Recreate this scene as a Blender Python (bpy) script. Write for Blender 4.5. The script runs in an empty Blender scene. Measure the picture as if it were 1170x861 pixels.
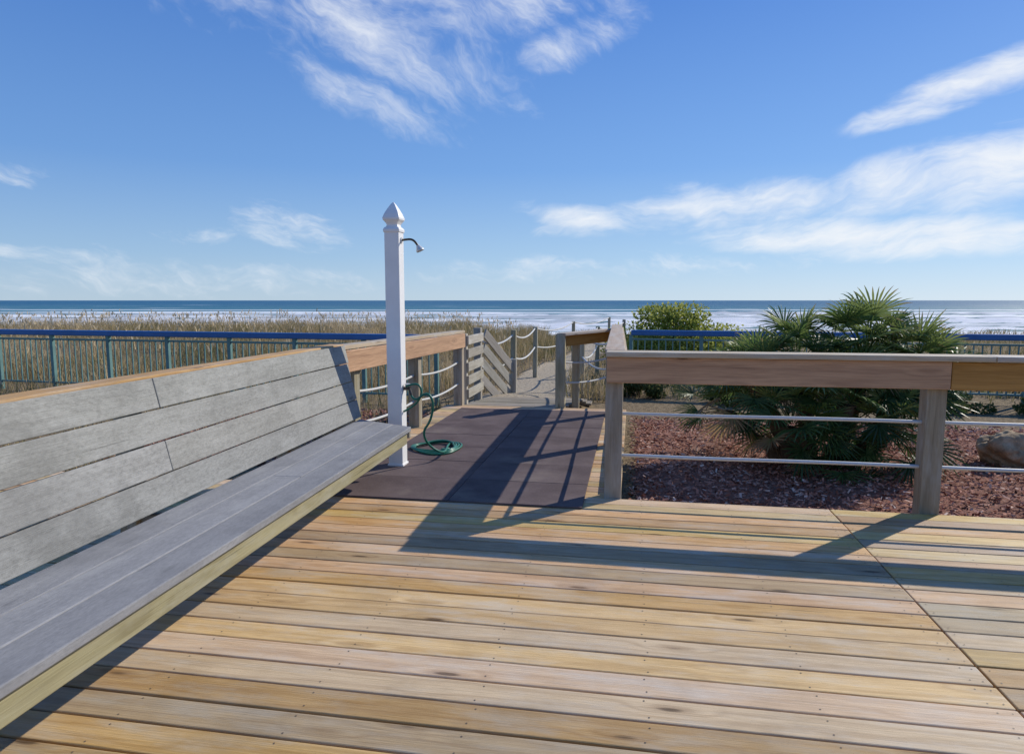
import bpy, math, random
import numpy as np
from mathutils import Vector, Matrix, noise as mnoise
import bmesh
random.seed(7); rng=np.random.default_rng(7)
S=bpy.context.scene; COL=S.collection
rad=math.radians

# ------------------------------------------------------------ frames
TH=rad(10); O=Vector((.745,4.93,0)); U=Vector((math.cos(TH),-math.sin(TH),0)); V=Vector((math.sin(TH),math.cos(TH),0))
def W(u,v,z=0): return O+U*u+V*v+Vector((0,0,z))
TB=rad(8.2); BD=Vector((math.sin(TB),math.cos(TB),0)); BL=Vector((-math.cos(TB),math.sin(TB),0))
def BP(d,l,z): return BD*d+BL*l+Vector((0,0,z))

# ------------------------------------------------------------ node helpers
class NT:
    def __init__(s,t): s.t=t; s.t.nodes.clear()
    def n(s,ty,ins=None,**p):
        nd=s.t.nodes.new(ty)
        for k,v in p.items(): setattr(nd,k,v)
        for k,v in (ins or {}).items():
            if isinstance(v,bpy.types.NodeSocket): s.t.links.new(v,nd.inputs[k])
            else: nd.inputs[k].default_value=v
        return nd
    def m(s,op,a,b=0.0,c=None,clamp=False):
        ins={0:a,1:b}
        if c is not None: ins[2]=c
        return s.n('ShaderNodeMath',ins,operation=op,use_clamp=clamp).outputs[0]
    def mix(s,f,a,b,bt='MIX'):
        nd=s.n('ShaderNodeMix',None,data_type='RGBA',blend_type=bt)
        for i,v in ((0,f),(6,a),(7,b)):
            if isinstance(v,bpy.types.NodeSocket): s.t.links.new(v,nd.inputs[i])
            else: nd.inputs[i].default_value=v if i==0 else tuple(v)+((1,) if len(v)==3 else ())
        return nd.outputs[2]
    def ramp(s,f,st,interp='LINEAR'):
        nd=s.n('ShaderNodeValToRGB',{0:f}); r=nd.color_ramp; r.interpolation=interp
        while len(r.elements)<len(st): r.elements.new(.5)
        for e,(p,c) in zip(r.elements,st):
            e.position=p; e.color=(c,c,c,1) if isinstance(c,(int,float)) else tuple(c)+(1,)
        return nd.outputs[0]
    def noise(s,vec,scale=1,detail=4,rough=.55,dist=0):
        return s.n('ShaderNodeTexNoise',{'Vector':vec,'Scale':scale,'Detail':detail,'Roughness':rough,'Distortion':dist}).outputs[0]
    def map(s,vec,sc=(1,1,1),loc=(0,0,0),rot=(0,0,0)):
        return s.n('ShaderNodeMapping',{'Vector':vec,'Scale':sc,'Location':loc,'Rotation':rot}).outputs[0]
    def sm(s,x,a,b):
        nd=s.n('ShaderNodeMapRange',{0:x,1:a,2:b,3:0.,4:1.},interpolation_type='SMOOTHSTEP'); return nd.outputs[0]
def mat(name):
    m=bpy.data.materials.new(name); m.use_nodes=True; return m,NT(m.node_tree)
def out(N,col,rough=.7,height=None,bs=.3,bd=.01,spec=.4,metal=0.,trans=None):
    ins={'Base Color':col if isinstance(col,bpy.types.NodeSocket) else tuple(col)+(1,),'Roughness':rough,'Specular IOR Level':spec,'Metallic':metal}
    if height is not None:
        b=N.n('ShaderNodeBump',{'Height':height,'Strength':bs,'Distance':bd}); ins['Normal']=b.outputs[0]
    p=N.n('ShaderNodeBsdfPrincipled',ins); sh=p.outputs[0]
    if trans:
        t=N.n('ShaderNodeBsdfTranslucent',{'Color':ins['Base Color']})
        sh=N.n('ShaderNodeMixShader',{0:trans,1:sh,2:t.outputs[0]}).outputs[0]
    o=N.n('ShaderNodeOutputMaterial',{0:sh})

def wood(name,c1,c2,dark,knots=1.0,grey=None,rough=.65,grain=1.0,bump=.35,vary=.35,ringa=.34,speck=0.,stain=0.,kr=.045,huev=.024):
    m,N=mat(name)
    uv=N.n('ShaderNodeTexCoord').outputs['UV']
    sx=N.n('ShaderNodeSeparateXYZ',{0:uv}); x,y=sx.outputs[0],sx.outputs[1]
    r=N.n('ShaderNodeAttribute',None,attribute_name='rnd').outputs['Fac']
    def cv(a,b,c):
        return N.n('ShaderNodeCombineXYZ',{0:N.m('MULTIPLY',x,a),1:N.m('MULTIPLY',y,b),2:N.m('MULTIPLY',r,c)}).outputs[0]
    fine=N.noise(cv(5,170*grain,91),1,4,.65)
    broad=N.noise(cv(.9,8,57),1,3,.5)
    vo=N.n('ShaderNodeTexVoronoi',{'Vector':cv(1.8,7.5,43),'Scale':1.0,'Randomness':1.0})
    kd=N.m('ADD',vo.outputs['Distance'],N.m('MULTIPLY',N.m('SUBTRACT',fine,.5),.05))
    knot=N.sm(kd,kr+.07,kr)
    halo=N.sm(kd,.42,.05)
    ringc=N.m('ADD',N.m('MULTIPLY',y,75*grain),N.m('ADD',N.m('MULTIPLY',broad,20),N.m('MULTIPLY',halo,8)))
    ring=N.m('MULTIPLY_ADD',N.m('SINE',ringc),.5,.5)
    ring=N.m('POWER',ring,2.5)
    t=N.m('ADD',N.m('MULTIPLY',fine,.6),N.m('MULTIPLY',broad,.4))
    col=N.mix(N.sm(t,.36,.64),c2,c1)
    col=N.mix(N.m('MULTIPLY',ring,ringa),col,dark)
    ck=N.noise(cv(1.1,60,19),1,2,.5)
    crack=N.m('MULTIPLY',N.sm(ck,.715,.77),.75)
    col=N.mix(crack,col,tuple(v*.35 for v in dark))
    if grey:
        g=N.noise(cv(2.2,9,77),1,4,.7)
        col=N.mix(N.sm(g,.42,.76),col,grey)
    if knots>0:
        col=N.mix(N.m('MULTIPLY',N.sm(kd,.26,.10),.35*knots),col,dark)
        col=N.mix(N.m('MULTIPLY',knot,.85*knots),col,tuple(v*.30 for v in dark))
    if speck:
        s1=N.noise(cv(38,85,33),1,3,.7)
        col=N.mix(N.m('MULTIPLY',N.sm(s1,.45,.68),speck),col,tuple(min(1,v*1.4) for v in c1))
        col=N.mix(N.m('MULTIPLY',N.sm(s1,.46,.32),speck),col,dark)
    if stain:
        g2=N.noise(N.n('ShaderNodeTexCoord').outputs['Object'],1.7,5,.65)
        col=N.mix(N.m('MULTIPLY',N.sm(g2,.45,.68),stain),col,tuple(v*.62 for v in c2))
    vv=N.m('MULTIPLY_ADD',N.m('FRACT',N.m('MULTIPLY',r,7.31)),vary,1-vary/2)
    h=N.n('ShaderNodeHueSaturation',{'Hue':N.m('MULTIPLY_ADD',N.m('FRACT',N.m('MULTIPLY',r,13.7)),huev,.5-huev*.6),'Saturation':N.m('MULTIPLY_ADD',N.m('FRACT',N.m('MULTIPLY',r,3.9)),.35,.85),'Value':vv,'Color':col})
    out(N,h.outputs[0],rough,fine,bump,.005,.3)
    return m
M_deck=wood('pine_deck_wood',(.63,.445,.232),(.49,.325,.15),(.28,.155,.06),1.0,(.53,.435,.31),.65,1,.5,.50,.34,0,.35,.05,.026)
M_rail=wood('treated_rail_wood',(.53,.315,.13),(.38,.215,.08),(.22,.11,.04),1.0,None,.6)
M_cap=wood('pale_cap_wood',(.58,.485,.36),(.48,.38,.265),(.34,.25,.16),.6,(.54,.50,.43),.7)
M_post=wood('weathered_post_wood',(.41,.355,.245),(.30,.255,.17),(.17,.13,.075),.8,(.42,.39,.32),.8)
M_grey=wood('weathered_grey_wood',(.315,.31,.28),(.255,.25,.225),(.145,.14,.125),.6,(.355,.35,.32),.9,1.6,.5,.18,.18,.34,.55)
M_seat=wood('painted_grey_seat_wood',(.275,.272,.275),(.24,.24,.246),(.15,.152,.16),.25,(.315,.312,.308),.8,1.6,.35,.12,.16,.26,.5)
M_fasc=wood('bench_fascia_wood',(.40,.35,.22),(.30,.26,.155),(.18,.145,.08),.6,(.40,.37,.28),.8)
M_slat=wood('bleached_slat_wood',(.42,.385,.32),(.33,.30,.245),(.20,.17,.13),.4,(.46,.44,.385),.8)
M_walk=wood('weathered_walkway_wood',(.30,.26,.20),(.22,.185,.14),(.12,.095,.07),.6,(.33,.30,.25),.85)

def simple(name,col,rough=.5,metal=0,nv=.12,ns=20,bump=0,spec=.4):
    m,N=mat(name); co=N.n('ShaderNodeTexCoord').outputs['Object']
    n=N.noise(co,ns,4,.6)
    c=N.mix(n,tuple(v*(1-nv*2) for v in col),tuple(min(1,v*(1+nv)) for v in col))
    out(N,c,rough,n if bump else None,bump,.01,spec,metal); return m
M_white=simple('white_vinyl',(.84,.82,.79),.4,0,.06,6)
M_blue=simple('blue_painted_metal',(.035,.15,.38),.45,0,.2,3)
M_teal=simple('grey_green_painted_metal',(.14,.27,.25),.6,0,.25,6)
M_rope=simple('white_rope',(.62,.61,.57),.8,0,.2,60,.4)
M_cable=simple('galvanised_rod',(.60,.61,.60),.5,.2,.1,30)
M_hose=simple('green_hose',(.015,.16,.10),.35,0,.2,20)
M_metal=simple('dark_brass',(.10,.085,.07),.35,.7,.3,30)
M_screw=simple('screw_steel',(.16,.12,.085),.5,.3,.1,30)
M_dark=simple('dark_joist_wood',(.20,.14,.08),.8,0,.3,8)  # plain dark brown base colour for the joists

# ------------------------------------------------------------ mesh builder
def empty(name,loc=(0,0,0)):
    e=bpy.data.objects.new(name,None); e.empty_display_size=.2; e.location=loc; COL.objects.link(e); return e
class MB:
    def __init__(s): s.v=[];s.f=[];s.uv=[];s.r=[]
    def beam(s,p0,p1,w,h,up=(0,0,1),rnd=None,skew0=0,skew1=0):
        p0=Vector(p0);p1=Vector(p1); d=p1-p0; L=d.length; d=d/L; up=Vector(up)
        sd=d.cross(up).normalized(); u2=sd.cross(d).normalized()
        b=len(s.v)
        for e,p,k in ((0,p0,skew0),(1,p1,skew1)):
            for a,c in ((-1,-1),(1,-1),(1,1),(-1,1)):
                s.v.append(p+sd*(a*w/2)+u2*(c*h/2)+d*(k*a))
        r=random.random() if rnd is None else rnd; off=r*37
        per=[0,w,w+h,2*w+h,2*w+2*h]
        for i in range(4):
            j=(i+1)%4
            s.f.append((b+i,b+j,b+4+j,b+4+i)); s.uv+= [(off,per[i]),(off,per[i+1]),(off+L,per[i+1]),(off+L,per[i])]; s.r.append(r)
        s.f.append((b+3,b+2,b+1,b)); s.uv+=[(off,h*.4),(off+.01,h*.4),(off+.01,0),(off,0)]; s.r.append(r)
        s.f.append((b+4,b+5,b+6,b+7)); s.uv+=[(off,0),(off+.01,0),(off+.01,h*.4),(off,h*.4)]; s.r.append(r)
    def obj(s,name,m,parent=None,bevel=.004,seg=2,smooth=False):
        me=bpy.data.meshes.new(name); me.from_pydata([tuple(v) for v in s.v],[],s.f)
        if s.uv:
            ul=me.uv_layers.new(name='UVMap'); ul.data.foreach_set('uv',[c for p in s.uv for c in p])
            at=me.attributes.new('rnd','FLOAT','FACE'); at.data.foreach_set('value',s.r)
        me.materials.append(m); me.validate(); me.update()
        o=bpy.data.objects.new(name,me); COL.objects.link(o)
        if parent: o.parent=parent
        if bevel:
            bv=o.modifiers.new('bevel','BEVEL'); bv.width=bevel; bv.segments=seg; bv.limit_method='ANGLE'
        if smooth:
            for p in me.polygons: p.use_smooth=True
        return o
def curve(name,pts,r,m,parent=None,smooth=True,cyc=False):
    c=bpy.data.curves.new(name,'CURVE'); c.dimensions='3D'; c.bevel_depth=r; c.bevel_resolution=3; c.use_fill_caps=True
    sp=c.splines.new('NURBS' if smooth else 'POLY'); sp.points.add(len(pts)-1)
    for p,q in zip(sp.points,pts): p.co=(*q,1)
    if smooth: sp.order_u=3; sp.use_endpoint_u=True
    c.resolution_u=6
    c.materials.append(m); o=bpy.data.objects.new(name,c); COL.objects.link(o)
    if parent:o.parent=parent
    return o
def sag(a,b,s,n=9):
    a=Vector(a);b=Vector(b); return [a.lerp(b,i/(n-1))-Vector((0,0,s*4*(i/(n-1))*(1-i/(n-1)))) for i in range(n)]

# ------------------------------------------------------------ terrain
def ss(x,a,b):
    t=np.clip((x-a)/(b-a),0,1); return t*t*(3-2*t)
def pathx(y): return np.interp(y,[9,12,16,25,60],[-.05,.30,.95,3.2,10])
def pathw(y): return np.interp(y,[9,11,14,20],[.95,.85,.70,.6])
def gh(x,y):
    x=np.asarray(x,float); y=np.asarray(y,float)
    z=-.22+0*x
    z=z+.36*ss(y,13.5,24)*ss(-x,-2,3)+.10*ss(y,14,22)*ss(x,1,4)
    z=z+.07*np.sin(x*.9+.3*y)*np.sin(y*.55+1)*ss(y,13,17)+.05*np.sin(x*2.3)*ss(y,14,18)
    k=ss(y,30,58); z=z*(1-k)+(-2.55)*k
    z=z-.0165*np.clip(y-58,0,300)
    w=np.exp(-((x-pathx(y))/pathw(y))**4)*ss(y,8.0,8.8)*(1-ss(y,22,30))
    z=z*(1-w)+(-.06-.16*ss(y,10.5,13)-.10*ss(y,17,28))*w
    return z
xs=np.unique(np.concatenate([np.linspace(-14,14,141),np.sign(np.linspace(-1,1,101))*np.abs(np.linspace(-1,1,101))**3*6000]))
ys=np.unique(np.concatenate([np.linspace(-4,40,177),np.linspace(40,130,60),np.linspace(0,1,30)**2*6000+131,-np.linspace(0,1,20)**2*3000-4]))
X,Y=np.meshgrid(xs,ys); Z=gh(X,Y)
nx,ny=len(xs),len(ys)
vv=np.stack([X.ravel(),Y.ravel(),Z.ravel()],1)
idx=np.arange(nx*ny).reshape(ny,nx)
ff=np.stack([idx[:-1,:-1].ravel(),idx[:-1,1:].ravel(),idx[1:,1:].ravel(),idx[1:,:-1].ravel()],1)
me=bpy.data.meshes.new('ground'); me.from_pydata(vv.tolist(),[],ff.tolist())
pm=np.exp(-((X-pathx(Y))/pathw(Y))**4)*ss(Y,8,8.8)
pm=np.maximum(pm,ss(Y,38,50)); 
at=me.attributes.new('sand','FLOAT','POINT'); at.data.foreach_set('value',pm.ravel())
for p in me.polygons:p.use_smooth=True
m,N=mat('sandy_dune_ground'); co=N.n('ShaderNodeTexCoord').outputs['Object']
sa=N.n('ShaderNodeAttribute',None,attribute_name='sand').outputs['Fac']
n1=N.noise(co,1.3,7,.65); n2=N.noise(co,14,5,.7)
soil=N.mix(N.sm(n2,.35,.65),(.16,.115,.065),(.31,.235,.145))
sand=N.mix(N.sm(n2,.3,.7),(.34,.28,.20),(.52,.44,.33))
f=N.sm(N.m('ADD',sa,N.m('MULTIPLY',N.m('SUBTRACT',n1,.5),.6)),.35,.65)
c=N.mix(f,soil,sand)
py=N.n('ShaderNodeSeparateXYZ',{0:co}).outputs[1]
c=N.mix(N.m('MULTIPLY',N.sm(py,72,92),.7),c,(.17,.14,.11))
out(N,c,.95,n2,.9,.06,.1); me.materials.append(m)
g=bpy.data.objects.new('ground',me); COL.objects.link(g)

# sea
mb=MB(); L=30000
mb.v=[(-L,70,-3.05),(L,70,-3.05),(L,L,-3.05),(-L,L,-3.05)]; mb.f=[(0,1,2,3)]
m,N=mat('sea_water'); co=N.n('ShaderNodeTexCoord').outputs['Object']
sp=N.n('ShaderNodeSeparateXYZ',{0:co}); px,py=sp.outputs[0],sp.outputs[1]
warp=N.noise(N.map(co,(.008,.012,1)),1,4,.6)
yy=N.m('ADD',py,N.m('MULTIPLY',N.m('SUBTRACT',warp,.5),80))
bt=N.m('DIVIDE',N.m('SUBTRACT',yy,80),300)
bands=N.ramp(bt,[(0,1),(.07,1),(.09,.6),(.11,.5),(.12,1),(.17,1),(.18,.25),(.21,.2),(.225,1),(.28,.9),(.30,.1),(.36,.08),(.375,1),(.44,.8),(.46,.0),(.54,.0),(.56,1),(.62,.6),(.64,0),(.76,0),(.78,1),(.83,.5),(.86,0),(.96,.0)])
pat=N.noise(N.map(co,(.04,.18,1)),1,5,.7)
big=N.noise(N.map(co,(.006,.01,1),(4,2,0)),1,2,.6)
foam=N.m('MULTIPLY',bands,N.sm(N.m('ADD',N.m('ADD',pat,N.m('MULTIPLY',N.m('SUBTRACT',big,.5),.8)),N.m('MULTIPLY',px,.0003)),.24,.36))
wc=N.m('MULTIPLY',N.sm(N.noise(N.map(co,(.012,.05,1),(9,3,0)),1,5,.65),.61,.67),N.sm(py,1400,200))
foam=N.m('MAXIMUM',foam,N.m('MULTIPLY',wc,.8))
deep=N.mix(N.sm(py,110,900),(.07,.21,.23),(.02,.125,.20))
deep=N.mix(N.sm(N.noise(N.map(co,(.004,.03,1)),1,4,.6),.35,.65),deep,N.mix(1.0,deep,(.6,.72,.82),'MULTIPLY'))
c=N.mix(foam,deep,(.94,.94,.93))
wv=N.m('MULTIPLY',N.noise(N.map(co,(.25,.9,1)),1,4,.7),N.m('SUBTRACT',1.0,foam))
out(N,c,N.m('MULTIPLY_ADD',foam,.5,.42),wv,.8,.5,.16)
sea=mb.obj('sea',m,None,0)
for i,(yy0,hh) in enumerate([(104,.7),(118,.9),(140,1.2),(170,1.3),(215,1.3)]):
    n=360; xx=np.linspace(-320,320,n); V_=[];F_=[]
    prof=[(-7,-.05),(-4,.25),(-1.5,.55),(-.2,1.0),(1.2,.85),(4,.3),(8,-.05)]
    for j,x0 in enumerate(xx):
        a=(.30+.9*max(0,mnoise.noise(Vector((x0*.03,i*7.3,0)))+.40)); yo=yy0+9*mnoise.noise(Vector((x0*.012,i*3.1,2)))
        a*=(.8+.4*mnoise.noise(Vector((x0*.25,i*2.3,5))))
        for (dy,z) in prof: V_.append((x0,yo+dy*(.6+.4*a),-3.05+z*hh*a))
    k=len(prof)
    for j in range(n-1):
        for q in range(k-1): F_.append((j*k+q,(j+1)*k+q,(j+1)*k+q+1,j*k+q+1))
    me=bpy.data.meshes.new('breaking_wave'); me.from_pydata(V_,[],F_)
    for p in me.polygons:p.use_smooth=True
    if i==0:
        mw,N=mat('breaker_foam'); co=N.n('ShaderNodeTexCoord').outputs['Object']
        pz=N.n('ShaderNodeSeparateXYZ',{0:co}).outputs[2]
        nn=N.noise(N.map(co,(.12,.4,1.5)),1,5,.7)
        fo=N.sm(N.m('ADD',nn,N.m('MULTIPLY',N.m('ADD',pz,2.85),.45)),.36,.46)
        c=N.mix(fo,(.12,.30,.31),(.95,.95,.95))
        out(N,c,.7,None,.3,.2,.1,trans=.5)
    me.materials.append(mw)
    o=bpy.data.objects.new('breaking_wave',me); COL.objects.link(o)

# ------------------------------------------------------------ deck
deck=empty('wooden_deck')
bw=.150; gap=.008
mb=MB(); sc=MB()
v=-.02-bw/2; seam_u=1.50; i=0
def screw(p):
    b=len(sc.v); k=7
    for a in range(k): sc.v.append(p+Vector((math.cos(a*6.283/k)*.0036,math.sin(a*6.283/k)*.0036,.0012)))
    sc.f.append(tuple(range(b,b+k)))
while v>-7.5:
    zj=random.uniform(-.003,.0015); k=random.uniform(-.002,.002)
    mb.beam(W(-6.2,v+k,-.018+zj),W(seam_u-.002+random.uniform(-.002,.002),v,-.018+zj),bw-gap+random.uniform(-.003,.002),.036)
    zj2=random.uniform(-.003,.0015)
    mb.beam(W(seam_u+.005,v,-.018+zj2),W(6.5,v,-.018+zj2),bw-gap+random.uniform(-.002,.001),.036)
    uu=-5.9
    while uu<6.4:
        zz=zj if uu<seam_u else zj2
        for s_ in (-1,1): screw(W(uu+random.uniform(-.012,.012),v+s_*.045+random.uniform(-.008,.008),zz))
        uu+=.61
    for s_ in (-1,1):
        for q in (-.03,.035): screw(W(seam_u+q,v+s_*.045,0))
    v-=bw
mb.obj('planks',M_deck,deck,.005,2)
sc.obj('screws',M_screw,deck,0)
mb=MB(); v=-.02+bw/2
while v<4.2:
    zj=random.uniform(-.002,.001)
    mb.beam(W(-2.42,v,-.018+zj),W(.06,v,-.018+zj),bw-gap,.036); v+=bw
mb.obj('walkway_planks',M_deck,deck,.005,2)
mb=MB()
mb.beam(W(-6.2,-.06,-.125),W(6.5,-.06,-.125),.04,.17)
for uu in np.arange(-6,6.5,.6): mb.beam(W(uu,-7.4,-.125),W(uu,-.1,-.125),.04,.17)
for uu in (-2.38,-1.2,.02): mb.beam(W(uu,0,-.125),W(uu,4.2,-.125),.04,.17)
mb.obj('joists',M_dark,deck,0)
e=empty('beach_boardwalk'); mb=MB(); v=4.29; zz=-.022
while v<5.3:
    mb.beam(W(-2.28+.25*(v-4.2),v,zz-.018),W(-.86+.28*(v-4.2),v,zz-.018+random.uniform(-.003,.003)),.138,.036)
    v+=.148
for j in range(2):
    for q in range(2): mb.beam(W(-1.98+.06*j,v+.02+j*.30+q*.145,-.09-.07*j),W(-.55+.06*j,v+.02+j*.30+q*.145,-.09-.07*j),.138,.036)
mb.obj('boards',M_walk,e,.005)

# ------------------------------------------------------------ railings
def railing(name,parts):
    e=empty(name)
    for nm,m,fn,bv in parts:
        b=MB(); fn(b); b.obj(nm,m,e,bv)
    return e
pw=.125
def rp(b):
    for u_ in (0.0,2.14,4.3,6.35):
        b.beam(W(u_,.03,-.2),W(u_,.03,1.045),pw,pw,V)
def rc(b):
    b.beam(W(-.06,.0,1.068),W(2.45,.0,1.068),.20,.036); b.beam(W(2.455,.0,1.068),W(6.5,0,1.068),.20,.036)
def rf(b):
    b.beam(W(-.055,-.056,.955),W(2.2,-.056,.955),.036,.185,rnd=.52); b.beam(W(2.204,-.056,.952),W(6.5,-.056,.952),.036,.185,rnd=.47)
r1=railing('wooden_railing',[('posts',M_post,rp,.006),('cap',M_cap,rc,.005),('fascia',M_rail,rf,.004)])
for z in (.625,.315):
    b=[W(u_,.0+.03,z-.004*math.sin(u_*3)) for u_ in np.linspace(0,6.3,12)]
    curve('rod',b,.013,M_cable,r1)
def wp(b):
    for v_ in (1.85,3.7,5.4): b.beam(W(-.02*v_,v_,-.2),W(-.02*v_,v_,1.045),.11,.11,V)
def wc_(b):
    b.beam(W(.0,.105,1.07),W(-.11,5.5,1.07),.15,.036)
def wf(b):
    b.beam(W(.078,.10,.955),W(-.03,5.5,.955),.034,.18)
def wk(b):
    b.beam(W(-.01,.12,.03),W(-.11,5.3,.03),.09,.05)
r2=railing('wooden_railing',[('posts',M_post,wp,.005),('cap',M_cap,wc_,.005),('fascia',M_cap,wf,.004),('kickboard',M_cap,wk,.004)])
for z in (.66,.36):
    curve('rod',[W(-.02*v_,v_,z-.005*math.sin(v_*2)) for v_ in np.linspace(0.1,5.4,9)],.013,M_cable,r2)
A=W(-.12,5.45); B=W(-.83,4.22)
def dp(b):
    b.beam(B+Vector((0,0,-.2)),B+Vector((0,0,1.0)),.13,.13,V)
    b.beam(B+Vector((.25,.45,-.2)),B+Vector((.25,.45,.92)),.10,.10,V)
def df(b):
    b.beam(B+Vector((-.02,-.03,.90)),A+Vector((-.02,-.03,.92)),.036,.15)
def dc(b):
    b.beam(B+Vector((0,-.05,.995)),A+Vector((0,0,1.015)),.14,.036)
r3=railing('wooden_railing',[('posts',M_post,dp,.006),('fascia',M_rail,df,.004),('cap',M_cap,dc,.004)])
for z in (.62,.34): curve('rope',sag(B+Vector((0,0,z)),A+Vector((0,0,z)),.05),.013,M_rope,r3)
def lp(b):
    for (u_,v_) in ((-2.40,.85),(-2.33,2.5),(-2.25,4.2)): b.beam(W(u_,v_,-.25),W(u_,v_,.985),.125,.125,V)
def lc(b):
    b.beam(W(-2.44,-.0,1.045),W(-2.25,4.28,1.045-.03),.15,.036)
def lf(b):
    b.beam(W(-2.345,.0,.925),W(-2.17,4.2,.90),.034,.19,rnd=.52)
r4=railing('wooden_railing',[('posts',M_post,lp,.006),('cap',M_cap,lc,.004),('fascia',M_rail,lf,.004)])
for z in (.60,.30):
    curve('rope',sag(W(-2.40,.85,z+.02),W(-2.33,2.5,z),.04),.013,M_rope,r4)
    curve('rope',sag(W(-2.33,2.5,z),W(-2.25,4.2,z),.05),.013,M_rope,r4)
P1=Vector((-.70,9.62,0)); P2=Vector((-.53,10.6,0))
e=empty('slatted_fence')
b=MB()
b.beam(P2+Vector((0,0,-.2)),P2+Vector((0,0,1.03)),.11,.11,V)
b.beam(P1+Vector((.02,.05,-.2)),P1+Vector((.02,.05,.98)),.09,.09,V)
b.obj('posts',M_slat,e,.004)
b=MB()
for k in range(5): b.beam(P1+Vector((.075,0,.13+k*.19)),P2+Vector((.075,0,.13+k*.19)),.028,.125)
b.obj('slats',M_slat,e,.003)
b=MB()
for k in range(4):
    s_=Vector((-.02*k+.08,.10,-.235*k+.02))
    b.beam(P2+Vector((.02,.06,.92))+s_,P2+Vector((.50,1.0,.22))+s_,.03,.15)
b.beam(P2+Vector((.56,1.05,-.4)),P2+Vector((.56,1.05,.45)),.09,.09,V)
b.obj('sloping_rails',M_slat,e,.003)
e=empty('rope_fence'); b=MB()
pl=[P2,Vector((.02,12.0,0)),Vector((.50,14.8,0)),Vector((1.7,19,0)),Vector((3.4,24,0))]
pr=[Vector((1.25,12.2,0)),Vector((1.9,15.2,0)),Vector((3.1,19,0))]
for q in pl[1:]+pr:
    z0=float(gh(q.x,q.y)); b.beam(q+Vector((0,0,z0-.2)),q+Vector((.01,0,z0+1.10)),.09,.09,V)
b.obj('posts',M_post,e,.01)
for L_ in (pl,[A]+pr):
    for a_,c_ in zip(L_[:-1],L_[1:]):
        for z in (.85,.45):
            curve('rope',sag(a_+Vector((0,0,z)),c_+Vector((0,0,z)),.12),.016,M_rope,e)

# ------------------------------------------------------------ mat
m,N=mat('brown_rubber'); co=N.n('ShaderNodeTexCoord').outputs['UV']
n=N.noise(co,2.2,5,.65); n2=N.noise(co,60,3,.7)
c=N.mix(N.sm(n,.3,.7),(.088,.062,.060),(.14,.104,.10)); c=N.mix(N.m('MULTIPLY',N.sm(n2,.5,.75),.4),c,(.20,.165,.15))
n3=N.noise(co,.9,5,.7); c=N.mix(N.m('MULTIPLY',N.sm(n3,.55,.75),.55),c,(.23,.185,.15))
out(N,c,.8,n2,.3,.003,.15)
e=empty('rubber_walkway_mat'); b=MB(); v0=-.34
while v0<3.7:
    v1=v0+.60
    for (a_,c_) in ((-2.13,-1.17),(-1.166,-.20)):
        zt=.010+random.uniform(-.002,.002)
        b.beam(W(a_+.0,(v0+v1)/2,zt),W(c_,(v0+v1)/2,zt),v1-v0-.006,.012)
    v0=v1
b.obj('mat_panels',m,e,.003)

# ------------------------------------------------------------ bench
bench=empty('bench')
b=MB(); s0,s1=2.094,1.558; zs=.45
ws=(s0-s1)/3
for k in range(3):
    l=s0-ws*(k+.5)
    for (d0,d1) in (((-2.0),1.05),(1.052,5.47-.28*(k+.5)/3)) if k!=1 else ((-2.0,3.6),(3.602,5.47-.28*(k+.5)/3)):
        last=d1>5
        b.beam(BP(d0,l,zs-.018),BP(d1,l,zs-.018+random.uniform(-.001,.001)),ws-.005,.036,skew1=(-.045 if last else 0))
b.obj('seat',M_seat,bench,.005)
b=MB()
lt,zt=2.245,1.07; lb,zb=2.104,.46
dirn=(Vector((0,0,zt-zb))+BL*(lt-lb)); H=dirn.length; dn=dirn/H
nb=4; hb=H/nb
joints=[[3.05],[.4],[3.02],[.2]]
for k in range(nb):
    row=nb-1-k
    c0=BP(0,lb,zb)+dn*(hb*(k+.5)); js=sorted(joints[row]); st=[-2.0]+js; en=[j-.004 for j in js]+[5.50+random.uniform(-.01,.01)]
    for a_,c_ in zip(st,en):
        o_=BL*random.uniform(-.002,.002)
        b.beam(c0+BD*a_+o_,c0+BD*c_+o_,.036,hb-.007,dn)
b.obj('backrest',M_grey,bench,.004)
b=MB()
b.beam(BP(-2.0,s1+.045,zs-.085),BP(5.16,s1+.045,zs-.085),.036,.095)
b.beam(BP(5.16,s1+.045,zs-.087),BP(5.39,s0,zs-.087),.034,.092)
b.obj('seat_fascia',M_fasc,bench,.004)
b=MB(); b.beam(BP(-2.0,lt+.09,zt-.012),BP(5.6,lt+.09,zt-.012),.13,.036)
b.obj('back_cap',M_deck,bench,.004)
b=MB()
for d_ in (-1.5,.0,1.5,3.0,4.6,5.4):
    b.beam(BP(d_,lt+.09,-.03),BP(d_,lt+.09,zt-.032),.09,.09,BD)
    b.beam(BP(d_,s0+.2,zs-.09),BP(d_,s1+.075,zs-.09),.036,.09)
    b.beam(BP(d_,s0+.15,.1),BP(d_,s1+.3,zs-.14),.036,.07)
b.obj('supports',M_post,bench,.003)

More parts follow.
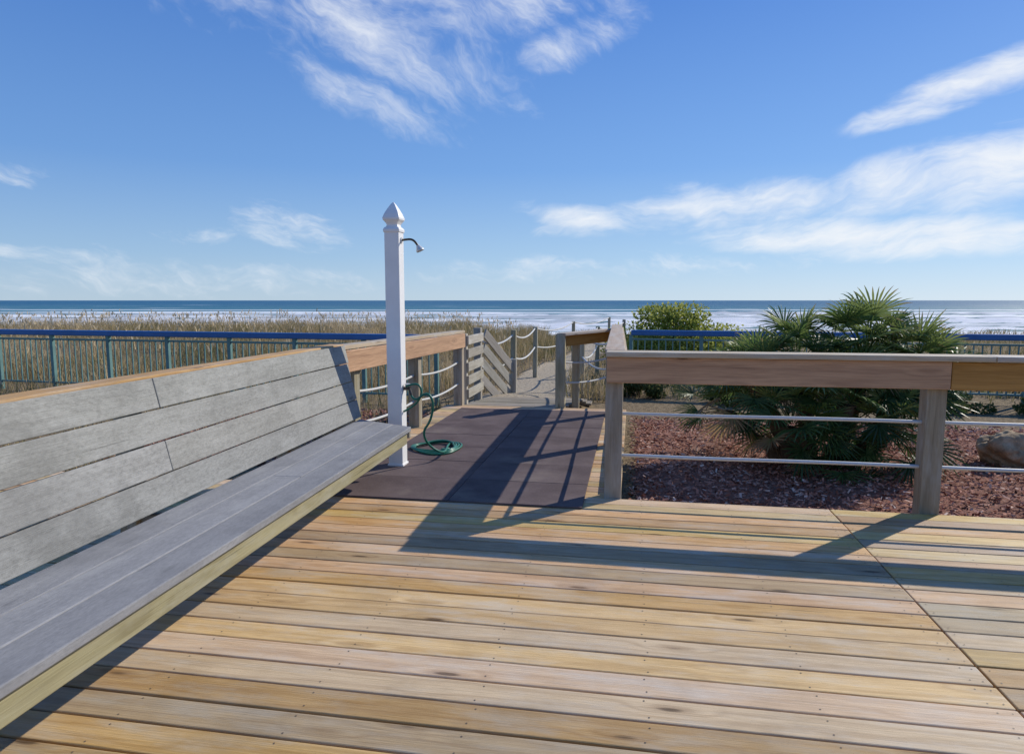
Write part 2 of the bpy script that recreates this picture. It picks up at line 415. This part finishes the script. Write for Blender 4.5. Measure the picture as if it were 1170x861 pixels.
# ------------------------------------------------------------ shower post
sp_=empty('outdoor_shower_post'); C=W(-1.89,.65,0)
prof=[(.0635,.0),(.0635,2.02),(.070,2.022),(.072,2.045),(.062,2.06),(.050,2.068),(.046,2.085),(.058,2.105),(.073,2.125),(.074,2.14),(.062,2.175),(.042,2.215),(.022,2.25),(.006,2.272),(.0,2.274)]
b=MB()
for (r_,z) in prof:
    for a,c_ in ((-1,-1),(1,-1),(1,1),(-1,1)): b.v.append(C+U*(a*r_)+V*(c_*r_)+Vector((0,0,z)))
for i in range(len(prof)-1):
    for j in range(4): b.f.append((i*4+j,i*4+(j+1)%4,(i+1)*4+(j+1)%4,(i+1)*4+j))
o=b.obj('post_and_finial',M_white,sp_,.004,2)
b=MB()
b.beam(C+Vector((0,0,.012)),C+Vector((0,0,.03)),.145,.145,V)
b.obj('base_trim',M_white,sp_,.004)
H0=C+U*.06+Vector((0,0,1.955))
curve('shower_arm',[H0,H0+U*.05+Vector((0,0,.008)),H0+U*.10+Vector((0,0,.008)),H0+U*.135+Vector((0,0,-.02)),H0+U*.155+Vector((0,0,-.055))],.0095,M_metal,sp_)
def cone(name,p,d,r0,r1,h,m,par):
    d=Vector(d).normalized(); q=d.to_track_quat('Z','Y'); b=MB(); k=20
    for (r_,z) in ((r0*.6,0),(r0,.0),(r1,h*.8),(r1,h)):
        for a in range(k): b.v.append(Vector(p)+q@Vector((r_*math.cos(a*6.2832/k),r_*math.sin(a*6.2832/k),z)))
    for i in range(3):
        for j in range(k): b.f.append((i*k+j,i*k+(j+1)%k,(i+1)*k+(j+1)%k,(i+1)*k+j))
    b.f.append(tuple(range(3*k,4*k))); b.f.append(tuple(range(k-1,-1,-1)))
    return b.obj(name,m,par,0,smooth=False)
cone('shower_head',H0+U*.15+Vector((0,0,-.045)),U*.5+Vector((0,0,-1)),.014,.034,.05,M_cable,sp_)
cone('arm_flange',H0,U,.03,.024,.012,M_cable,sp_)
F0=C+U*.0635+Vector((0,0,.69))
cone('faucet_body',F0,U,.016,.016,.06,M_metal,sp_)
cone('faucet_spout',F0+U*.05,Vector((.3,-.2,-1)),.012,.014,.06,M_metal,sp_)
cone('faucet_handle',F0+U*.035+Vector((0,0,.012)),(0,0,1),.008,.024,.03,M_cable,sp_)
hp=[F0+U*.06+Vector((0,0,-.05)),F0+U*.10+Vector((.0,-.03,-.12)),F0+U*.2+Vector((0,0,-.02)),F0+U*.27+Vector((0,0,-.10)),F0+U*.24+Vector((0,.02,-.28)),F0+U*.16+Vector((0,0,-.38)),F0+U*.2+Vector((0,.1,-.52)),F0+U*.34+Vector((0,.2,-.62))]
cc=Vector((-.73,6.52,.03))
for k in range(40):
    a=1.2-k*.55; r_=.24+.03*math.sin(k*1.7)-.0015*k
    hp.append(cc+Vector((r_*math.cos(a)*1.05,r_*math.sin(a)*1.15,.0+.006*(k//11)+.004*math.sin(k))))
hp.append(cc+Vector((.12,-.05,0)))
curve('garden_hose',hp,.0105,M_hose)
curve('hose_riser',[F0+U*.02+Vector((0,-.02,.02)),F0+U*.12+Vector((0,0,.06)),F0+U*.17+Vector((0,0,-.02)),F0+U*.12+Vector((0,0,-.14)),F0+U*.0+Vector((0,-.02,-.2))],.009,M_hose,sp_)

# ------------------------------------------------------------ blue metal fences
def metal_fence(name,p0,p1):
    e=empty(name); p0=Vector((*p0,0));p1=Vector((*p1,0)); L=(p1-p0).length; d=(p1-p0)/L
    zt=.86; b=MB(); b.beam(p0+Vector((0,0,zt)),p1+Vector((0,0,zt)),.12,.10); b.obj('top_rail',M_blue,e,.02,3)
    b=MB(); 
    for z in (.74,-.06): b.beam(p0+Vector((0,0,z)),p1+Vector((0,0,z)),.03,.035)
    n=int(L/1.25)
    for i in range(n+1): 
        q=p0+d*(i*1.25); b.beam(q+Vector((0,0,-.35)),q+Vector((0,0,.82)),.065,.065,d)
    b.obj('posts_and_rails',M_teal,e,.006)
    b=MB(); t=.125
    while t<L:
        if (t%1.25)>.06:
            q=p0+d*t; b.beam(q+Vector((0,0,-.06)),q+Vector((0,0,.74)),.018,.018,d)
        t+=.125
    b.obj('pickets',M_teal,e,0)
metal_fence('metal_fence',(-1.2,10.8),(-24,16.4))
metal_fence('metal_fence',(2.2,12.6),(24,6.1))

# ------------------------------------------------------------ vegetation helpers
def npmesh(name,V3,faces,rnd,m,par=None):
    me=bpy.data.meshes.new(name); me.from_pydata(V3.tolist(),[],faces)
    at=me.attributes.new('rnd','FLOAT','POINT'); at.data.foreach_set('value',np.asarray(rnd,dtype=np.float32))
    me.materials.append(m); o=bpy.data.objects.new(name,me); COL.objects.link(o)
    if par:o.parent=par
    return o
def leafmat(name,stops,rough=.55,trans=.25,glossy=True):
    m,N=mat(name); r=N.n('ShaderNodeAttribute',None,attribute_name='rnd').outputs['Fac']
    c=N.ramp(r,stops)
    if glossy: out(N,c,rough,None,spec=.3,trans=trans)
    else:
        sh=N.n('ShaderNodeBsdfDiffuse',{'Color':c}).outputs[0]
        if trans: sh=N.n('ShaderNodeMixShader',{0:trans,1:sh,2:N.n('ShaderNodeBsdfTranslucent',{'Color':c}).outputs[0]}).outputs[0]
        N.n('ShaderNodeOutputMaterial',{0:sh})
    return m
def blades(P,hgt,wid,lean,rv):
    n=len(P); az=rng.uniform(0,6.283,n); la=rng.uniform(0,6.283,n)
    w=np.stack([np.cos(az),np.sin(az),0*az],1)*wid[:,None]/2
    ld=np.stack([np.cos(la),np.sin(la),0*la],1)*(lean*hgt)[:,None]
    up=np.array([0,0,1.])
    b0=P-w;b1=P+w; mid=P+up*hgt[:,None]*.6+ld*.35; tip=P+up*hgt[:,None]*(1-.25*lean[:,None])+ld
    VV=np.stack([b0,b1,mid+w*.7,mid-w*.7,tip],1).reshape(-1,3)
    k=np.arange(n)*5
    q=np.stack([k,k+1,k+2,k+3],1).tolist(); t=np.stack([k+3,k+2,k+4],1).tolist()
    return VV,q+t,np.repeat(rv,5)
M_grass=leafmat('dune_grass_blades',[(0,(.09,.12,.045)),(.25,(.22,.20,.085)),(.6,(.42,.315,.165)),(1,(.62,.50,.32))],.7,.3,False)
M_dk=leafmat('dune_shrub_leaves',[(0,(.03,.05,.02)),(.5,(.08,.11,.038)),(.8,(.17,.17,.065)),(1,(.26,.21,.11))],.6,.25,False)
def field(n,xr,yr,hr,wr):
    x=rng.uniform(*xr,n); y=yr[0]+(yr[1]-yr[0])*rng.uniform(0,1,n)**1.25
    cx=np.sin(x*2.1+np.sin(y*1.7)*1.3)+np.sin(y*2.7+x*.7)+np.sin(x*.83+y*1.1)
    keep=rng.uniform(-2.2,2.0,n)<cx; x=x[keep];y=y[keep]; cx=cx[keep]
    dp_=np.abs(x-pathx(y)); k=dp_>(pathw(y)*.9+rng.uniform(-.15,.3,len(x)))
    x,y=x[k],y[k]; cx=cx[k]
    z=gh(x,y); h=rng.uniform(*hr,len(x))*(.8+.12*cx); w=rng.uniform(*wr,len(x))
    return np.stack([x,y,z],1),h,w,cx
P,h,w,cx=field(120000,(-30,1.6),(11.0,34),(.30,.74),(.009,.022))
fx=P[:,0]; fy=P[:,1]; keep=(fy>10.8+(-1.2-fx)*.2456+.25)
P,h,w,cx=P[keep],h[keep],w[keep],cx[keep]
pt=np.sin(P[:,0]*.55+P[:,1]*.31)+np.sin(P[:,0]*.23-P[:,1]*.7+2)
a=blades(P,h,w,rng.uniform(.1,.8,len(P)),np.clip(rng.normal(.54,.22,len(P))+.05*cx-.14*pt,0,1))
npmesh('dune_grass',a[0],a[1],a[2],M_grass)
n=2600; x=rng.uniform(-34,0,n); y=rng.uniform(15,34,n); z=gh(x,y); P=np.stack([x,y,z],1)
a=blades(P,rng.uniform(.55,.95,n),np.full(n,.012),rng.uniform(.1,.4,n),np.full(n,.8))
tip=a[0].reshape(-1,5,3)[:,4]; a2=blades(tip-np.array([0,0,.12]),rng.uniform(.12,.2,n),np.full(n,.045),rng.uniform(.2,.9,n),np.full(n,.95))
npmesh('sea_oats',np.concatenate([a[0],a2[0]]),a[1]+[tuple(i+len(a[0]) for i in f) for f in a2[1]],np.concatenate([a[2],a2[2]]),M_grass)
P,h,w,cx=field(14000,(-12,-.9),(6.4,13),(.12,.4),(.006,.014))
k=(P[:,0]<-1.75+ (P[:,1]-6.2)*.2)
P,h,w,cx=P[k],h[k],w[k],cx[k]
a=blades(P,h,w,rng.uniform(.2,.9,len(P)),np.clip(rng.normal(.5,.25,len(P)),0,1)); npmesh('short_grass',a[0],a[1],a[2],M_grass)
P,h,w,cx=field(60000,(.6,28),(11.0,32),(.15,.42),(.010,.024))
k=P[:,1]>12.6-(P[:,0]-2.2)*.298-1.2+rng.uniform(0,.8,len(P)); P,h,w,cx=P[k],h[k],w[k],cx[k]
a=blades(P,h,w,rng.uniform(.2,.9,len(P)),np.clip(rng.normal(.40,.26,len(P))+.05*cx,0,1)); npmesh('dune_grass',a[0],a[1],a[2],M_grass)

def leafcloud(cs,n,size,m,name,par,bias=.0):
    cs_w=np.array([c[1][0]*c[1][1]*c[1][2] for c in cs])**.66; cs_w/=cs_w.sum()
    ci=rng.choice(len(cs),n,p=cs_w); C0=np.array([c[0] for c in cs])[ci]; R=np.array([c[1] for c in cs])[ci]
    d=rng.normal(size=(n,3)); d/=np.linalg.norm(d,axis=1)[:,None]; rr=rng.uniform(0,1,n)**.33
    rr=.35+.65*rr+rng.normal(0,.06,n)
    P=C0+d*R*rr[:,None]; P[:,2]=np.maximum(P[:,2],gh(P[:,0],P[:,1])+.02)
    t=rng.normal(size=(n,3))+d*.6; t/=np.linalg.norm(t,axis=1)[:,None]
    s=np.cross(t,rng.normal(size=(n,3))); s/=np.linalg.norm(s,axis=1)[:,None]
    L=size*rng.uniform(.6,1.3,n)[:,None]
    VV=np.stack([P,P+t*L*.5+s*L*.26,P+t*L,P+t*L*.5-s*L*.26],1).reshape(-1,3)
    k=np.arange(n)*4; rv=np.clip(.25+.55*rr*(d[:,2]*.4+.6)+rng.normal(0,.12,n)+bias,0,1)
    return npmesh(name,VV,np.stack([k,k+1,k+2,k+3],1).tolist(),np.repeat(rv,4),m,par)
M_bark=simple('bark',(.20,.135,.08),.9,0,.3,25,.8)
def shrub(name,c,r,n,size,m,clumps=22,bias=0,seed=1):
    random.seed(seed); e=empty(name); c=Vector(c); z0=float(gh(c.x,c.y)); cs=[]
    for i in range(clumps):
        a=random.uniform(0,6.28); el=math.asin(random.uniform(-.15,1)); rr=random.uniform(.45,.86)
        p=(c.x+math.cos(a)*math.cos(el)*r[0]*rr,c.y+math.sin(a)*math.cos(el)*r[1]*rr,c.z+math.sin(el)*r[2]*rr)
        s_=random.uniform(.2,.38); cs.append((p,(r[0]*s_,r[1]*s_,r[2]*s_*.9)))
        if i%3==0:
            st=Vector((c.x+random.uniform(-.06,.06),c.y+random.uniform(-.06,.06),z0-.05)); mid=st.lerp(Vector(p),.5)+Vector((0,0,.08))
            o=curve('branch',[st,mid,Vector(p)],.016,M_bark,e)
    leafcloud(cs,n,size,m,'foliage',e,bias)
    return e
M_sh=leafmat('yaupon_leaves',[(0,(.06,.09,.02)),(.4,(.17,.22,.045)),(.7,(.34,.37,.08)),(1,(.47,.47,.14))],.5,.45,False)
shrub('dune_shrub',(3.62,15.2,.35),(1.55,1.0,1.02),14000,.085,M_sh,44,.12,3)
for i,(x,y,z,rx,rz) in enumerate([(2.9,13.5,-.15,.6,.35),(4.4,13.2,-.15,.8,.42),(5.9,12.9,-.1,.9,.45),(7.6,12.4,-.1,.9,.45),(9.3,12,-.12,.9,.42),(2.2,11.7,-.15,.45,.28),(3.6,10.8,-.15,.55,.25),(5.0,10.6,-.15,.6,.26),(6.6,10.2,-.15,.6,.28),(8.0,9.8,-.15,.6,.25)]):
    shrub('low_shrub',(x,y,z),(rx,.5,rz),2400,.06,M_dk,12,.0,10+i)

# ------------------------------------------------------------ fan palm
palm=empty('fan_palm'); PV=[];PF=[];PR=[]
def strip(pts,wd,side,r0):
    b=len(PV)
    for p,w_,r_ in zip(pts,wd,r0 if isinstance(r0,list) else [r0]*len(pts)):
        PV.append(p-side*w_/2);PV.append(p+side*w_/2);PR.extend([r_,r_])
    for i in range(len(pts)-1): PF.append((b+2*i,b+2*i+1,b+2*i+3,b+2*i+2))
def leaf(base,d,lp,R,tone):
    d=d.normalized(); up=Vector((0,0,1)); side=d.cross(up)
    if side.length<.1: side=Vector((1,0,0))
    side.normalize(); nrm=side.cross(d).normalized()
    roll=random.uniform(-.6,.6); q=Matrix.Rotation(roll,3,d); side=q@side; nrm=q@nrm
    hub=base+d*lp+Vector((0,0,-.10*lp)); 
    strip([base,base.lerp(hub,.5)+Vector((0,0,.015)),hub],[.016,.012,.010],side,tone*.6+.2)
    strip([base,base.lerp(hub,.5)+Vector((0,0,.015)),hub],[.012,.010,.008],nrm,tone*.6+.2)
    ns=24; span=rad(random.uniform(90,118)); fd=d; 
    tl=random.uniform(.1,.5); fd=(d*math.cos(tl)-nrm*math.sin(tl)).normalized(); fn=side.cross(fd).normalized()
    cup=random.uniform(.10,.40); dr=random.uniform(.0,.18)
    for i in range(ns):
        a=-span+2*span*(i+.5)/ns+random.uniform(-.03,.03); r_=R*(.72+.28*math.cos(a*.8))*random.uniform(.86,1.10)
        sd=fd*math.cos(a)+side*math.sin(a); pe=(-fd*math.sin(a)+side*math.cos(a))
        pe=(pe+fn*(.55 if i%2 else -.55)).normalized()
        pts=[]
        for t in (0,.35,.65,.85,1):
            p=hub+sd*(r_*t)+fn*(cup*r_*t*(1-.5*t)*abs(math.sin(a)))-Vector((0,0,dr*r_*t*t*t*1.6)); pts.append(p)
        w=R*2*span/ns*.58
        tn=min(1,max(0,tone+random.uniform(-.08,.08)))
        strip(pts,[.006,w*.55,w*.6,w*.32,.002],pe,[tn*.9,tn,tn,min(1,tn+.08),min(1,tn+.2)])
random.seed(21)
cx0,cy0,z0=3.12,6.9,-.22
heads=[(-.62,.05,.84,34,1.0),(-.12,.25,1.00,30,1.0),(.50,.10,1.10,42,1.10),(.88,-.1,.93,34,1.0),(.15,-.35,.66,28,1.0),(-.40,-.35,.45,24,.95),(.50,-.45,.38,24,.9),(-.80,.3,.50,20,.9),(.0,-.45,.14,20,.8)]
trunks=MB()
for (dx,dy,hz,nl,sc_) in heads:
    hd=Vector((cx0+dx,cy0+dy,z0+hz)); bs=Vector((cx0+dx*.35,cy0+dy*.35,z0-.05))
    k=10; nr=9; b0=len(trunks.v)
    for i in range(nr):
        t=i/(nr-1); c_=bs.lerp(hd,t)+Vector((.04*math.sin(t*4),0,0)); r_=(.10-.02*t)*(1+.14*math.sin(i*2.4))*sc_
        for j in range(k): trunks.v.append(c_+Vector((math.cos(j*6.283/k),math.sin(j*6.283/k),0))*r_*random.uniform(.8,1.2))
    for i in range(nr-1):
        for j in range(k): trunks.f.append((b0+i*k+j,b0+i*k+(j+1)%k,b0+(i+1)*k+(j+1)%k,b0+(i+1)*k+j))
    for i in range(nl):
        t=(i+.5)/nl; el=rad(84-116*t+random.uniform(-9,9)); az=i*2.39996+random.uniform(-.3,.3)
        d=Vector((math.cos(az)*math.cos(el),math.sin(az)*math.cos(el),math.sin(el)))
        tone=.78-.50*t+random.uniform(-.12,.16)  # upper leaves coloured lighter as if sunlit, old hanging ones darker
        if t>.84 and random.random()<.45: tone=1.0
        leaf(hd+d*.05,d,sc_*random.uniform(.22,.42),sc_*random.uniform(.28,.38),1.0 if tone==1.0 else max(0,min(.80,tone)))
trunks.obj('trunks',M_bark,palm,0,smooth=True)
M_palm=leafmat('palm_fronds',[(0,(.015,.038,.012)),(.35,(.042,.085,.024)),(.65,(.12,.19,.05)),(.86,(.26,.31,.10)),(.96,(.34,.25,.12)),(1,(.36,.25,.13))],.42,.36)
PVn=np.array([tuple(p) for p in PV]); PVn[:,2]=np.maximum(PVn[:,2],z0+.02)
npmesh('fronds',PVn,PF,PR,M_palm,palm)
PV=[];PF=[];PR=[]
tp=empty('tufted_plant')
for i in range(60):
    az=i*2.4; el=rad(80-55*(i/60)); d=Vector((math.cos(az)*math.cos(el),math.sin(az)*math.cos(el),math.sin(el))); L_=random.uniform(.18,.32); b0=Vector((4.02,6.55,-.2)); sd=Vector((-math.sin(az),math.cos(az),0))
    strip([b0,b0+d*L_*.5,b0+d*L_-Vector((0,0,.04))],[.012,.016,.002],sd,random.uniform(.1,.6))
npmesh('leaves',np.array([tuple(p) for p in PV]),PF,PR,M_palm,tp)

# ------------------------------------------------------------ mulch bed
m,N=mat('red_mulch'); co=N.n('ShaderNodeTexCoord').outputs['Object']
n1=N.noise(co,3,4,.6); n2=N.noise(co,55,4,.75)
c=N.mix(N.sm(n2,.3,.7),(.16,.068,.045),(.44,.225,.165)); c=N.mix(N.m('MULTIPLY',N.sm(n1,.5,.75),.5),c,(.47,.33,.25))
out(N,c,.9,n2,.9,.03,.1); M_mul=m
M_chip=leafmat('mulch_chips',[(0,(.08,.035,.024)),(.3,(.29,.125,.085)),(.7,(.54,.29,.21)),(1,(.72,.56,.45))],.85,0,False)
def bed(name,corner,par):
    (ua,va),(ub,vb)=corner; nu,nv=60,50; Vv=[];Ff=[]
    for j in range(nv+1):
        for i in range(nu+1):
            p=W(ua+(ub-ua)*i/nu,va+(vb-va)*j/nv); e_=min(i,nu-i,j,nv-j)
            Vv.append((p.x,p.y,-.20+.03*mnoise.noise(p*1.4)+.012*mnoise.noise(p*7)-(.05 if e_==0 else 0)))
    for j in range(nv):
        for i in range(nu): a_=j*(nu+1)+i; Ff.append((a_,a_+1,a_+nu+2,a_+nu+1))
    me=bpy.data.meshes.new(name); me.from_pydata(Vv,[],Ff); me.materials.append(M_mul)
    for p in me.polygons:p.use_smooth=True
    o=bpy.data.objects.new(name,me); COL.objects.link(o); o.parent=par
    n=24000; uu=rng.uniform(min(ua,ub)+.02,max(ua,ub)-.02,n); v2=rng.uniform(va+.02,vb+.05,n)
    Pn=np.array([O.x,O.y,0])+uu[:,None]*np.array(U)+v2[:,None]*np.array(V)
    Pn[:,2]=-.188+np.array([.03*mnoise.noise(Vector((a_[0],a_[1],0))*1.4) for a_ in Pn])+rng.uniform(0,.02,n)
    t=rng.normal(size=(n,3))*np.array([1,1,.3]); t/=np.linalg.norm(t,axis=1)[:,None]
    s=np.cross(t,rng.normal(size=(n,3))*np.array([.3,.3,1])); s/=np.linalg.norm(s,axis=1)[:,None]
    L_=rng.uniform(.02,.06,n)[:,None]; ww=rng.uniform(.008,.022,n)[:,None]
    VV=np.stack([Pn-t*L_/2-s*ww/2,Pn-t*L_/2+s*ww/2,Pn+t*L_/2+s*ww/3,Pn+t*L_/2-s*ww/2],1).reshape(-1,3)
    k=np.arange(n)*4; npmesh('chips',VV,np.stack([k,k+1,k+2,k+3],1).tolist(),np.repeat(np.clip(rng.normal(.5,.25,n),0,1),4),M_chip,par)
e=empty('mulch_bed'); bed('mulch',((.10,.0),(7.5,4.7)),e)
e=empty('mulch_bed'); bed('mulch',((-6,1.2),(-2.5,4.6)),e)
bm=bmesh.new(); bmesh.ops.create_icosphere(bm,subdivisions=5,radius=1)
for v_ in bm.verts:
    n_=mnoise.noise(v_.co*1.3)*.35+mnoise.noise(v_.co*3.5)*.16+mnoise.noise(v_.co*11)*.05
    v_.co=v_.co*(1+n_); v_.co.x*=.27; v_.co.y*=.22; v_.co.z*=.20
me=bpy.data.meshes.new('boulder'); bm.to_mesh(me); bm.free()
m,N=mat('tan_rock'); co=N.n('ShaderNodeTexCoord').outputs['Object']; n1=N.noise(co,6,7,.7)
out(N,N.ramp(n1,[(.3,(.18,.12,.07)),(.5,(.42,.30,.18)),(.7,(.58,.45,.30))]),.9,n1,.8,.03,.2); me.materials.append(m)
for p in me.polygons:p.use_smooth=True
o=bpy.data.objects.new('boulder',me); o.location=(5.02,6.75,-.06); COL.objects.link(o)

# ------------------------------------------------------------ sky
SUN_AZ=math.atan2(.80,.60); SUN_EL=rad(33)
w=bpy.data.worlds.new('sky'); S.world=w; w.use_nodes=True; N=NT(w.node_tree)
sky=N.n('ShaderNodeTexSky',None,sky_type='NISHITA'); sky.sun_disc=False; sky.sun_elevation=SUN_EL; sky.sun_rotation=SUN_AZ
sky.air_density=1.0; sky.dust_density=.3; sky.ozone_density=1.5; sky.altitude=0
g_=N.n('ShaderNodeTexCoord').outputs['Generated']; sp=N.n('ShaderNodeSeparateXYZ',{0:g_})
az=N.m('ARCTAN2',sp.outputs[0],sp.outputs[1]); el=N.m('ARCSINE',sp.outputs[2])
q=N.n('ShaderNodeCombineXYZ',{0:az,1:el,2:0.}).outputs[0]
wn=N.n('ShaderNodeTexNoise',{'Vector':q,'Scale':3.0,'Detail':5.,'Roughness':.6}).outputs['Color']
wv=N.n('ShaderNodeVectorMath',{0:wn,1:(.5,.5,.5)},operation='SUBTRACT').outputs[0]
wv=N.n('ShaderNodeVectorMath',{0:wv,'Scale':.17},operation='SCALE').outputs[0]
qq=N.n('ShaderNodeVectorMath',{0:q,1:wv},operation='ADD').outputs[0]
def fib(rot,sx,sy,seed,det=6,ro=.62):
    mp=N.map(qq,(1,1,1),(0,0,0),(0,0,rot)); mp=N.map(mp,(sx,sy,1),(seed,seed*.7,0))
    return N.noise(mp,1,det,ro)
fA=fib(rad(28),6,17,3.1,7,.66)
fB=fib(rad(-8),3.6,15,7.7,7,.62)
fC=fib(rad(10),11,34,1.3,5,.66)
lump=N.noise(q,9,4,.6)
def blob(a,e,rx,ry,rot=0,s=1):
    x=N.m('SUBTRACT',az,a); y=N.m('SUBTRACT',el,e); c_,s_=math.cos(rot),math.sin(rot)
    xx=N.m('DIVIDE',N.m('ADD',N.m('MULTIPLY',x,c_),N.m('MULTIPLY',y,s_)),rx)
    yy=N.m('DIVIDE',N.m('SUBTRACT',N.m('MULTIPLY',y,c_),N.m('MULTIPLY',x,s_)),ry)
    d=N.m('ADD',N.m('MULTIPLY',xx,xx),N.m('MULTIPLY',yy,yy))
    return N.m('MULTIPLY',N.m('SUBTRACT',1,d,clamp=True),s)
def group(bl,f,lo,hi,amp,lw=.0):
    m_=None
    for b_ in bl:
        t=blob(*b_); m_=t if m_ is None else N.m('MAXIMUM',m_,t)
    v_=N.m('ADD',f,N.m('MULTIPLY',N.m('SUBTRACT',m_,1),.45))
    if lw: v_=N.m('ADD',v_,N.m('MULTIPLY',N.m('SUBTRACT',lump,.5),lw))
    return N.m('MULTIPLY',N.m('MULTIPLY',N.sm(v_,lo,hi),N.sm(m_,0,.45)),amp)
G1=group([(-.17,.34,.28,.09,-.30,1.0),(-.10,.39,.34,.07,.0,1.05),(.09,.345,.13,.045,.25,.95),(-.20,.27,.20,.05,-.30,.92),(-.38,.38,.2,.07,-.2,.8)],fA,.24,.80,.85,.35)
G2=group([(.27,.122,.31,.046,.06,1.12),(.58,.150,.28,.058,.15,1.15),(.42,.088,.28,.034,.0,1.0),(.62,.070,.28,.030,.03,1.0),(.12,.116,.15,.030,-.1,1.1),(.58,.25,.17,.034,.24,1.1),(.70,.275,.15,.04,.22,1.05),(.9,.2,.3,.1,.1,1)],fB,.22,.68,.97,.26)
G3=group([(-.31,.098,.12,.045,-.25,1.1),(-.62,.145,.07,.022,0,1.1),(-.60,.055,.16,.022,0,1.0),(-.42,.085,.09,.022,0,.8),(-.45,.028,.45,.042,0,.85),(.05,.045,.3,.032,.05,.95),(.25,.05,.25,.026,0,.9)],fC,.30,.78,.62,.25)
cm=N.m('MAXIMUM',N.m('MAXIMUM',G1,G2),G3)
blue=N.ramp(N.m('DIVIDE',el,1.2,clamp=True),[(0,(.50,.68,.86)),(.05,(.35,.57,.86)),(.15,(.17,.385,.82)),(.33,(.078,.24,.70)),(1,(.04,.16,.50))])
blue=N.n('ShaderNodeVectorMath',{0:blue,'Scale':10.},operation='SCALE').outputs[0]
glow=N.m('MULTIPLY_ADD',N.sm(az,-.7,.9),.20,.90)
blue=N.n('ShaderNodeVectorMath',{0:blue,'Scale':glow},operation='SCALE').outputs[0]
c=N.mix(.85,sky.outputs[0],blue)
c=N.mix(cm,c,(9.0,9.3,9.7))
N.n('ShaderNodeOutputWorld',{0:N.n('ShaderNodeBackground',{0:c,1:.10}).outputs[0]})
w.cycles.sampling_method='MANUAL'; w.cycles.sample_map_resolution=512
sl=bpy.data.lights.new('sun','SUN'); sl.energy=4.4; sl.angle=rad(.5); sl.color=(1,.94,.83)
so=bpy.data.objects.new('sun',sl); COL.objects.link(so)
sd=Vector((math.sin(SUN_AZ)*math.cos(SUN_EL),math.cos(SUN_AZ)*math.cos(SUN_EL),math.sin(SUN_EL)))
so.rotation_euler=sd.to_track_quat('Z','Y').to_euler(); so.location=sd*30

# ------------------------------------------------------------ camera
cd=bpy.data.cameras.new('camera'); cd.lens=24; cd.sensor_width=36; cd.clip_start=.05; cd.clip_end=80000
co_=bpy.data.objects.new('camera',cd); COL.objects.link(co_); co_.location=(0,0,1.45); co_.rotation_euler=(rad(90-6.4),0,0)
S.camera=co_
S.view_settings.view_transform='Standard'; S.view_settings.look='None'; S.view_settings.exposure=0
